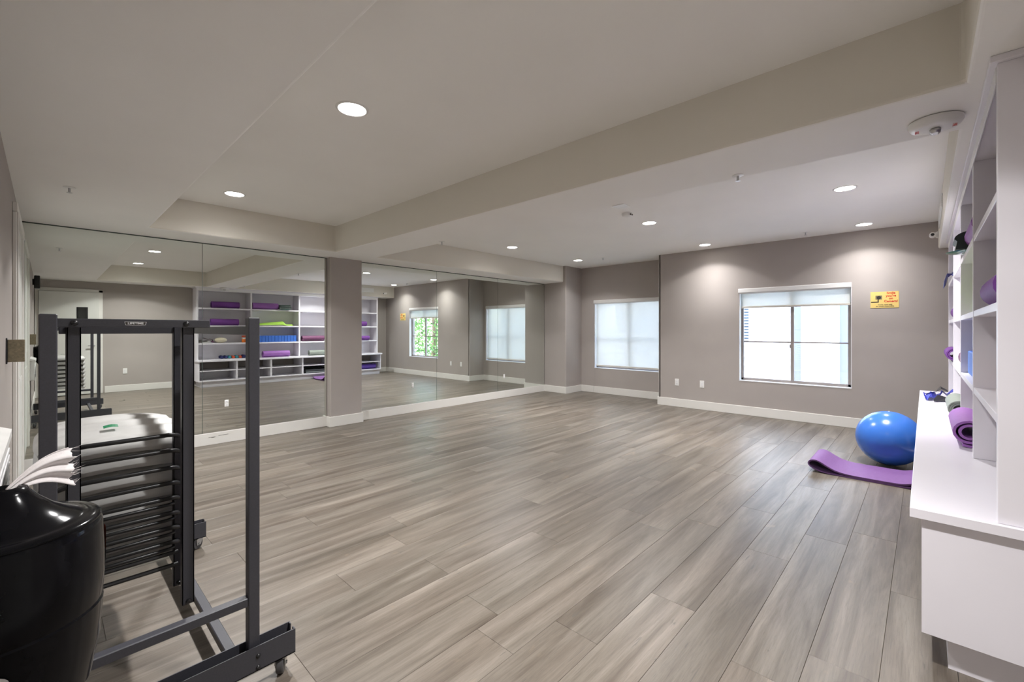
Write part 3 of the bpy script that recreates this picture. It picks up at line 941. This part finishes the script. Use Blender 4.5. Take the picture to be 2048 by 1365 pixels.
a = thing('wipe_tub', (3.45, -.40, Zt[1]), 'orange plastic tub with printed label on shelf by the divider', 'tub')
MB().lathe([(0, 0), (.050, 0), (.052, .006), (.052, .085), (.048, .092), (0, .092)], 3.45, -.40, Zt[1] + E_, 28).build('tub_body', M['orange2'], a, 40)
MB().lathe([(.0525, .088), (.0525, .128), (.0515, .128)], 3.45, -.40, Zt[1] + E_, 28).build('printed_band', M['plastic_w'], a, 40)
MB().lathe([(0, .128), (.053, .128), (.053, .165), (.040, .172), (0, .172)], 3.45, -.40, Zt[1] + E_, 28).build('lid', M['orange'], a, 40)

# resistance bands, straps in far bay
def ribbon(path, w, mt, name, parent=None, th=.003, axis=Vector((1, 0, 0))):
    m = MB(); P = [Vector(p) for p in path]; vs = []
    for i, p in enumerate(P):
        tw = .35 * math.sin(i * 1.3)
        a = (axis + Vector((0, .3 * tw, tw))).normalized()
        vs += [p - a * w / 2, p + a * w / 2]
    m._add(vs, [(2 * i, 2 * i + 1, 2 * i + 3, 2 * i + 2) for i in range(len(P) - 1)])
    o = m.build(name, mt, parent)
    s = o.modifiers.new('thickness', 'SOLIDIFY'); s.thickness = th; s.offset = 0
    return o
a = thing('resistance_band', (6.4, -.10, Zt[0]), 'royal blue and black crumpled exercise band on the counter', 'band')
zc = Zt[0]
ribbon([(6.25, .00, zc + .012), (6.28, -.05, zc + .045), (6.34, -.09, zc + .02), (6.38, -.13, zc + .075), (6.44, -.17, zc + .03), (6.40, -.21, zc + .09), (6.46, -.26, zc + .06), (6.5, -.31, zc + .14)], .15, M['royal'], 'blue_band', a)
ribbon([(6.15, -.04, zc + .06), (6.12, -.01, zc + .025), (6.20, .01, zc + .055), (6.30, -.01, zc + .04), (6.42, -.08, zc + .05)], .12, M['royal'], 'blue_band', a)
ribbon([(6.05, -.06, zc + .018), (6.12, -.10, zc + .035), (6.16, -.16, zc + .02), (6.2, -.22, zc + .05), (6.3, -.27, zc + .03)], .14, M['black'], 'black_band', a)
ribbon([(6.36, -.08, zc + .07), (6.40, -.12, zc + .11), (6.42, -.17, zc + .08)], .06, M['black'], 'black_band', a)
a = thing('hanging_band', (6.25, -.19, Zt[3]), 'navy blue band draped over top shelf edge of the far bay', 'band')
ribbon([(6.30, -.34, Zt[3] + .05), (6.28, -.26, Zt[3] + .065), (6.24, -.20, Zt[3] + .045), (6.20, -.165, Zt[3] + .02), (6.16, -.145, Zt[3] - .06), (6.15, -.135, Zt[3] - .11)], .12, M['navy'], 'fabric_loop', a)
ribbon([(6.42, -.30, Zt[3] + .03), (6.38, -.24, Zt[3] + .07), (6.34, -.2, Zt[3] + .03)], .10, M['royal'], 'fabric_loop', a)

# ------------------------------------------------------------------ exercise ball and floor mat
BX, BY, BR = 5.78, .262, .267
a = thing('exercise_ball', (BX, BY, 0), 'shiny blue exercise ball on the floor beside the shelving', 'ball')
def sph(u, v):
    th = math.pi * u; ph = 2 * math.pi * v
    return (BX + BR * math.sin(th) * math.cos(ph), BY + BR * math.sin(th) * math.sin(ph), BR + BR * math.cos(th) * .995)
MB().grid(sph, 40, 64).build('ball_skin', M['ball'], a, 180)
MB().lathe([(0, 0), (.008, 0), (.008, .004), (0, .005)], BX, BY, 2 * BR - .003, 12).build('valve_plug', M['plastic_w'], a)

pts = []
# underside from the curled far end to the loop, round it, then the upper layer back
und = [(-.02, .060), (.03, .030), (.10, .012), (.20, .0085), (.45, .0085), (.62, .009), (.70, .014)]
top_ = [(.76, .030), (.800, .052), (.812, .080), (.792, .104), (.755, .110), (.715, .096), (.665, .068), (.60, .040), (.50, .0245), (.30, .0235), (.16, .026), (.08, .045), (.03, .070)]
def smooth_path(p, k=4):
    out = []
    for i in range(len(p) - 1):
        p0 = p[max(i - 1, 0)]; p1 = p[i]; p2 = p[i + 1]; p3 = p[min(i + 2, len(p) - 1)]
        for j in range(k):
            t = j / k
            out.append(tuple(.5 * ((2 * p1[d]) + (-p0[d] + p2[d]) * t + (2 * p0[d] - 5 * p1[d] + 4 * p2[d] - p3[d]) * t * t + (-p0[d] + 3 * p1[d] - 3 * p2[d] + p3[d]) * t ** 3) for d in (0, 1)))
    out.append(p[-1]); return out
o = MB().strip(smooth_path(und + top_), .0125, 5.0, 5.50, 'x').build('floor_mat', M['purple_m'], None, 50)
tag(o, 'purple mat folded over on the floor in front of the blue ball', 'exercise mat')

# thin strand on the floor
tag(MB().tube([(.945, 1.16, .004), (.985, 1.14, .003), (1.03, 1.09, .003), (1.04, 1.03, .003), (1.02, .97, .003)], .0016, 5).build('plastic_strand', M['strand'], None), 'thin dark green strand lying on the floor planks', 'strand')

# ------------------------------------------------------------------ chair cart
ck = thing('chair_cart', (.27, 2.5, 0), 'charcoal steel chair cart on casters holding folded white chairs', 'cart')
RK = M['rack']
YF, YR = 1.84, 3.22
for (x, y) in ((-.015, YF), (.519, YF), (-.015, YR), (.519, YR)):
    MB().box(x, x + .038, y, y + .040, .075, 1.396, c=.003).build('post', RK, ck)
for (y, s) in ((YF - .022, 1), (YR + .012, -1)):
    m = MB(); x0, x1 = -.14, .678
    m.box(x0, x1, y, y + .004, .072, .165); m.box(x0, x1, y + .060, y + .064, .072, .165); m.box(x0, x1, y, y + .064, .072, .076)
    m.box(x1 - .004, x1, y + .002, y + .022, .072, .165); m.box(x1 - .004, x1, y + .045, y + .062, .072, .165)
    m.build('base_channel', RK, ck)
for y in (YF, YR):
    MB().box(.023, .519, y + .003, y + .037, .312, .345, c=.003).build('lower_rail', RK, ck)
for x in (-.013, .521):
    MB().box(x, x + .034, YF + .04, YR, 1.330, 1.364, c=.003).build('side_rail', RK, ck)
for x in (.025, .472):
    MB().box(x, x + .036, YF + .045, YR + .008, .078, .112, c=.003).build('floor_rail', RK, ck)
lbar = MB().box(-.012, .441, 2.04, 2.072, 1.358, 1.387, c=.002).build('name_bar', RK, ck)
MB().box(.03, .405, 2.20, 2.23, 1.335, 1.360, c=.002).build('rear_bar', RK, ck)
for (xa, xb, ya, zb) in ((.047, .081, 2.073, .29), (.358, .396, 2.073, .29), (.047, .080, 2.19, .32), (.350, .384, 2.19, .32)):
    m = MB()
    m.box(xa, xb, ya, ya + .003, zb, 1.36); m.box(xa, xa + .003, ya, ya + .034, zb, 1.36); m.box(xb - .003, xb, ya, ya + .034, zb, 1.36)
    h = m.build('hanger_arm', RK, ck)
    MB().lathe([(0, -.010), (.006, -.010), (.009, -.004), (.009, 0), (0, 0)], (xa + xb) / 2, ya, zb + .012, 10, axis='y').build('foot_bolt', M['black'], h, 40)
for x in (.064, .365):
    MB().lathe([(0, -.011), (.007, -.010), (.0095, -.005), (.010, 0), (0, 0)], x, 2.04, 1.372, 14, axis='y').build('bolt', M['black'], lbar, 60)
for z in (.085, .128):
    MB().lathe([(0, -.007), (.006, -.006), (.009, 0), (0, 0)], .545, YF - .022, z, 12, axis='y').build('bolt', M['black'], ck, 60)
# name badge
bd = MB()
bd.prism([(.188, 1.3785), (.248, 1.3785), (.2455, 1.3665), (.218, 1.3645), (.1905, 1.3665)], 2.0385, 2.0400, 'y')
bo = bd.build('name_badge', M['white_ink'], ck)
MB().prism([(.1895, 1.3775), (.2465, 1.3775), (.2443, 1.3675), (.218, 1.3656), (.1917, 1.3675)], 2.0378, 2.0386, 'y').build('badge_field', M['ink'], bo)
t = link('badge_lettering', text_mesh('LIFETIME', .0092, M['white_ink'], .0002, bold=.0003), bo)
t.parent = bo; t.matrix_parent_inverse = Matrix.Translation(ck.location).inverted() @ Matrix.Identity(4)
t.matrix_parent_inverse = bo.matrix_parent_inverse.inverted() if False else Matrix.Identity(4)
t.location = (.218, 2.0374, 1.3723); t.rotation_euler = (math.radians(90), 0, 0); t.scale = (1.22, 1, 1)
# casters
def caster(x, y, yaw):
    k = bpy.data.objects.new('caster', None); COL.objects.link(k); k.parent = ck
    k.matrix_parent_inverse = Matrix.Translation(ck.location).inverted()
    k.location = (x, y, 0); k.rotation_euler = (0, 0, math.radians(yaw))
    def put(m, name, mt, s=40):
        o = m.build(name, mt, None, s); o.parent = k
    put(MB().lathe([(0, -.0130), (.012, -.0130), (.031, -.0130), (.0355, -.009), (.0362, 0), (.0355, .009), (.031, .0130), (0, .0130)], 0, 0, .0362, 28, axis='y'), 'wheel', M['rubber'])
    f = MB()
    for s in (-1, 1):
        f.prism([(-.014, .028), (.012, .028), (.030, .064), (-.018, .064)], s * .017 - .0015, s * .017 + .0015, 'y')
    f.box(-.020, .032, -.020, .020, .0630, .0665)
    f.lathe([(0, .0665), (.020, .0665), (.020, .0718), (0, .0718)], .006, 0, 0, 16)
    put(f, 'fork', M['zinc'])
    put(MB().tube([(0, -.023, .036), (0, .023, .036)], .006, 8), 'axle', M['zinc'])
caster(.635, YF + .010, 60); caster(-.11, YF + .010, 100); caster(.635, YR + .044, 35); caster(-.11, YR + .044, 80)

# ------------------------------------------------------------------ folded chairs on the cart
CHX0, CHX1, CHY0, CHY1 = -.035, .425, 2.215, 2.90
def chair_shell(top):
    m = MB(); w = CHX1 - CHX0; l = CHY1 - CHY0
    def surf(u, v, off):
        # u along X, v along Y; super-ellipse plan with drooping front edge and rolled rim
        a = 2 * u - 1; b = 2 * v - 1
        k = 1.0
        sx = a * (1 - .10 * abs(b) ** 4); sy = b * (1 - .16 * abs(a) ** 4)
        edge = max(abs(a), abs(b))
        z = .020 - .018 * a * a - .010 * b * b
        z += .0055 * math.cos(b * 12.5) * (1 - abs(a) ** 6) * (1 - abs(b) ** 8)
        if edge > .90: z -= .026 * ((edge - .90) / .10) ** 1.5
        if b > .90: z -= .014 * ((b - .90) / .10) ** 1.3
        if b < -.86: z -= .030 * ((-.86 - b) / .14) ** 1.1
        return (CHX0 + w * (sx + 1) / 2, CHY0 + l * (sy + 1) / 2, z - off)
    m.grid(lambda u, v: surf(u, v, 0), 22, 34)
    return m
shell_me = chair_shell(True).mesh('seat_shell', M['chair_w'])
shell_me.polygons.foreach_set('use_smooth', [True] * len(shell_me.polygons))
fr = MB()
xa, xb, yf = .062, .368, 2.155
fr.tube([(xa - .075, 2.72, -.040), (xa - .075, 2.30, -.038), (xa - .05, 2.22, -.026), (xa - .01, 2.182, -.004), (.10, yf + .018, 0), (.33, yf + .018, 0), (xb - .01, 2.182, -.004), (xb + .018, 2.22, -.026), (xb + .030, 2.30, -.038), (xb + .030, 2.72, -.040)], .0085, 8)
frame_me = fr.mesh('tube_frame', M['black']); frame_me.polygons.foreach_set('use_smooth', [True] * len(frame_me.polygons))
lg = MB()
lg.tube([(.02, 2.70, -.046), (.03, 2.36, -.046), (.07, 2.20, -.030), (.11, 2.178, -.027), (.33, 2.178, -.027), (.36, 2.20, -.030), (.385, 2.36, -.046), (.395, 2.70, -.046)], .0065, 8)
leg_me = lg.mesh('rear_leg_loop', M['black']); leg_me.polygons.foreach_set('use_smooth', [True] * len(leg_me.polygons))
CZ = [.934, .872, .804, .744, .684, .624, .566, .508]
CL = ['white folded chair on top of the cart stack, with a green sticker', 'white folded chair second from top of the cart stack',
      'white folded chair third from top of the cart stack', 'white folded chair fourth from top of the cart stack',
      'white folded chair fourth from bottom of the cart stack', 'white folded chair third from bottom of the cart stack',
      'white folded chair second from bottom of the cart stack', 'white folded chair at bottom of the cart stack']
for z, lb in zip(CZ, CL):
    r = thing('folded_chair', (0, 0, z), lb, 'chair', 'folded white chairs stacked on the cart')
    for nm, me in (('seat_shell', shell_me), ('tube_frame', frame_me)) + ((('rear_leg_loop', leg_me),) if z < .70 else ()):
        o = bpy.data.objects.new(nm, me); COL.objects.link(o); o.parent = r
        if nm == 'seat_shell':
            s = o.modifiers.new('moulded_thickness', 'SOLIDIFY'); s.thickness = .007; s.offset = -1
            o.location = (0, 0, -.006)
    if z == CZ[0]:
        s = MB().grid(lambda u, v: (.155 + .044 * u, 2.352 + .028 * v, .0262 + .004 * math.sin(3 * u) + .006 * v), 5, 3)
        o = s.build('green_sticker', M['green_st'], None); o.parent = r; o['label'] = 'green sticker'
for z in (.463, .414):
    MB().tube([(.08, 2.178, z), (.362, 2.178, z)], .0085, 8).build('cross_rung', M['black'], ck, 40)

# ------------------------------------------------------------------ wipe dispenser in the foreground
DX, DY = -.043, .995
d = thing('wipe_dispenser', (DX, DY, 0), 'glossy black gym wipe dispenser in the left foreground', 'dispenser')
MB().lathe([(0, 0), (.105, 0), (.112, .010), (.108, .022), (.05, .034), (.040, .06), (.038, .70), (.055, .76), (.085, .80), (.090, .80)], DX, DY, 0, 48).build('pedestal', M['black_gloss'], d, 40)
MB().lathe([(0, .795), (.088, .795), (.094, .80), (.1045, .86), (.1085, .915), (.1088, .918), (.1070, .921), (.1078, .924), (.1105, .96), (.1100, 1.00), (.1085, 1.035), (.1075, 1.046), (.1055, 1.050), (0, 1.050)], DX, DY, 0, 64).build('bucket', M['black_gloss'], d, 35)
MB().lathe([(.1060, 1.0505), (.1062, 1.053), (.1030, 1.0560), (.092, 1.0575), (.085, 1.0580), (.080, 1.062), (.068, 1.068), (.052, 1.079), (.037, 1.094), (.028, 1.106), (.024, 1.113), (.016, 1.115), (.012, 1.110), (0, 1.109)], DX, DY, 0, 64).build('lid', M['black_gloss'], d, 50)
def patch(a0, a1, z0, z1, r, mt, name):
    m = MB(); m.grid(lambda u, v: (DX + (r(z0 + (z1 - z0) * v)) * math.cos(math.radians(a0 + (a1 - a0) * u)), DY + (r(z0 + (z1 - z0) * v)) * math.sin(math.radians(a0 + (a1 - a0) * u)), z0 + (z1 - z0) * v), 10, 6)
    o = m.build(name, mt, d, 180); o['label'] = name.replace('_', ' ')
    return o
rr = lambda z: .1113
patch(-3, 30, .985, 1.022, rr, M['orange'], 'orange_label')
patch(-3, 30, .965, .985, rr, M['plastic_w'], 'white_label')
m = MB(); vs = [(0, 0)]
def logo(u, v):
    a = 2 * math.pi * v
    ang = math.radians(-101 + 16 * u * math.cos(a)); z = .880 + .016 * u * math.sin(a)
    return (DX + .1095 * math.cos(ang), DY + .1095 * math.sin(ang), z)
MB().grid(logo, 4, 24).build('round_logo', M['grey_fab'], d, 180)['label'] = 'pale oval logo'
# wipe pulled out of the lid
def wipe(u, v):
    # u from neck to frayed tip, v across the fan
    x0, y0, z0 = DX + .002, DY, 1.108
    dirx, diry, dirz = .071, .050, .0125
    w = .006 + .031 * u ** 1.1
    s = (v - .5) * 2
    pleat = .0045 * math.sin(v * 17 + 1.2) * (.25 + u)
    rag = 0.0
    if u > .97: rag = .012 * math.sin(v * 29) + .007 * math.sin(v * 61 + 1) - .012 * max(0, v - .8) * 4 - .016 * max(0, .30 - v)
    uu = u + rag * 3
    return (x0 + dirx * uu + pleat * .4, y0 + diry * uu - pleat, z0 + dirz * uu - .020 * u * u * 0 + s * w * .88 + .012 * math.sin(math.pi * u))
o = MB().grid(wipe, 26, 60).build('wipe_sheet', M['cloth'], d, 180)
s = o.modifiers.new('cloth_thickness', 'SOLIDIFY'); s.thickness = .0008
fz = MB(); rnd = random.Random(4)
for k in range(26):
    v = rnd.uniform(.05, 1.0); p = Vector(wipe(1.0, v)); q = p + Vector((rnd.uniform(.004, .014), rnd.uniform(0, .01), rnd.uniform(-.004, .004)))
    fz.tube([p, (p + q) / 2 + Vector((0, 0, rnd.uniform(-.001, .002))), q], [.00022, .00018, .0001], 4)
o = fz.build('frayed_fibres', M['cloth'], d); o['kind'] = 'stuff'

# ------------------------------------------------------------------ outside
structure(MB().box(XA + .25, 40, -30, 40, -.5, -.35).build('floor_outside', M['ground']))
nb = thing('neighbour_building', (12.6, 4, -.35), 'white stucco building outside the windows', 'building')
MB().box(12.6, 13.6, 2.40, 16, -.35, 7).build('wall', M['stucco'], nb)
MB().box(12.7, 13.6, 2.20, 2.40, -.35, 7).build('recess_wall', M['stucco_b'], nb)
MB().box(12.6, 13.6, 1.45, 2.20, -.35, 7).build('wall', M['stucco'], nb)
MB().box(12.7, 13.6, -.4, 1.45, -.35, 7).build('recess_wall', M['stucco_b'], nb)
def ext_window(y0, y1, z0, z1, shutter):
    w = MB()
    w.box(12.52, 12.62, y0 - .07, y0, z0 - .07, z1 + .07); w.box(12.52, 12.62, y1, y1 + .07, z0 - .07, z1 + .07)
    w.box(12.52, 12.62, y0, y1, z1, z1 + .07); w.box(12.48, 12.62, y0 - .12, y1 + .12, z0 - .10, z0)
    w.box(12.53, 12.62, (y0 + y1) / 2 - .03, (y0 + y1) / 2 + .03, z0, z1)
    f = w.build('window_frame', M['vinyl_w'], nb)
    MB().box(12.575, 12.59, y0, y1, z0, z1).build('pane', M['blue_trim'], f)
ext_window(6.15, 7.25, 1.25, 2.25, False)
sh = MB().box(12.585, 12.6, 3.36, 3.75, 1.05, 2.6).build('shutter', M['blue_trim'], nb)
for k in range(20):
    MB().box(12.555, 12.59, 3.35, 3.75, 1.07 + k * .076, 1.105 + k * .076).build('louver', M['stucco'], sh)
MB().box(12.45, 12.6, 3.18, 3.9, .78, .86).box(12.50, 12.6, 3.22, 3.9, .66, .78).build('ledge', M['stucco'], nb)
MB().box(12.50, 12.6, 3.34, 3.7, .42, .54).build('bracket', M['stucco'], nb)

def tree(x, y, h, r, label, seed):
    rnd = random.Random(seed)
    root = thing('leafy_tree', (x, y, -.35), label, 'tree', 'trees outside seen in the mirror')
    MB().tube([(x, y, -.35), (x + .05, y + .03, h * .35), (x - .03, y, h * .7)], [.09, .07, .03], 8).build('trunk', M['bark'], root, 60)
    m = MB()
    for k in range(2600):
        while True:
            p = Vector((rnd.uniform(-1, 1), rnd.uniform(-1, 1), rnd.uniform(-1, 1)))
            if p.length < 1: break
        p = p.normalized() * p.length ** .5
        c = Vector((x + p.x * r, y + p.y * r, h * .55 + p.z * h * .52))
        if c.z < -.2: continue
        a = Vector((rnd.uniform(-1, 1), rnd.uniform(-1, 1), rnd.uniform(-1, 1))).normalized()
        b = a.cross(Vector((rnd.uniform(-1, 1), rnd.uniform(-1, 1), rnd.uniform(-1, 1)))).normalized()
        s = rnd.uniform(.05, .10)
        m._add([c - a * s, c + b * s * .45, c + a * s, c - b * s * .45], [(0, 1, 2, 3)])
    me = bpy.data.meshes.new('leaves'); me.from_pydata(m.v, [], m.f); me.materials.append(M['leaf'])
    o = link('leaves', me, root); o['kind'] = 'stuff'
tree(10.2, -1.6, 3.4, 1.15, 'nearer leafy tree outside the sliding window', 11)
tree(12.4, -4.4, 4.2, 1.5, 'leafy tree farther out, behind the nearer one', 12)
tree(9.75, -4.1, 3.0, .95, 'leafy tree close to the building wall', 13)

bpy.context.view_layer.update()
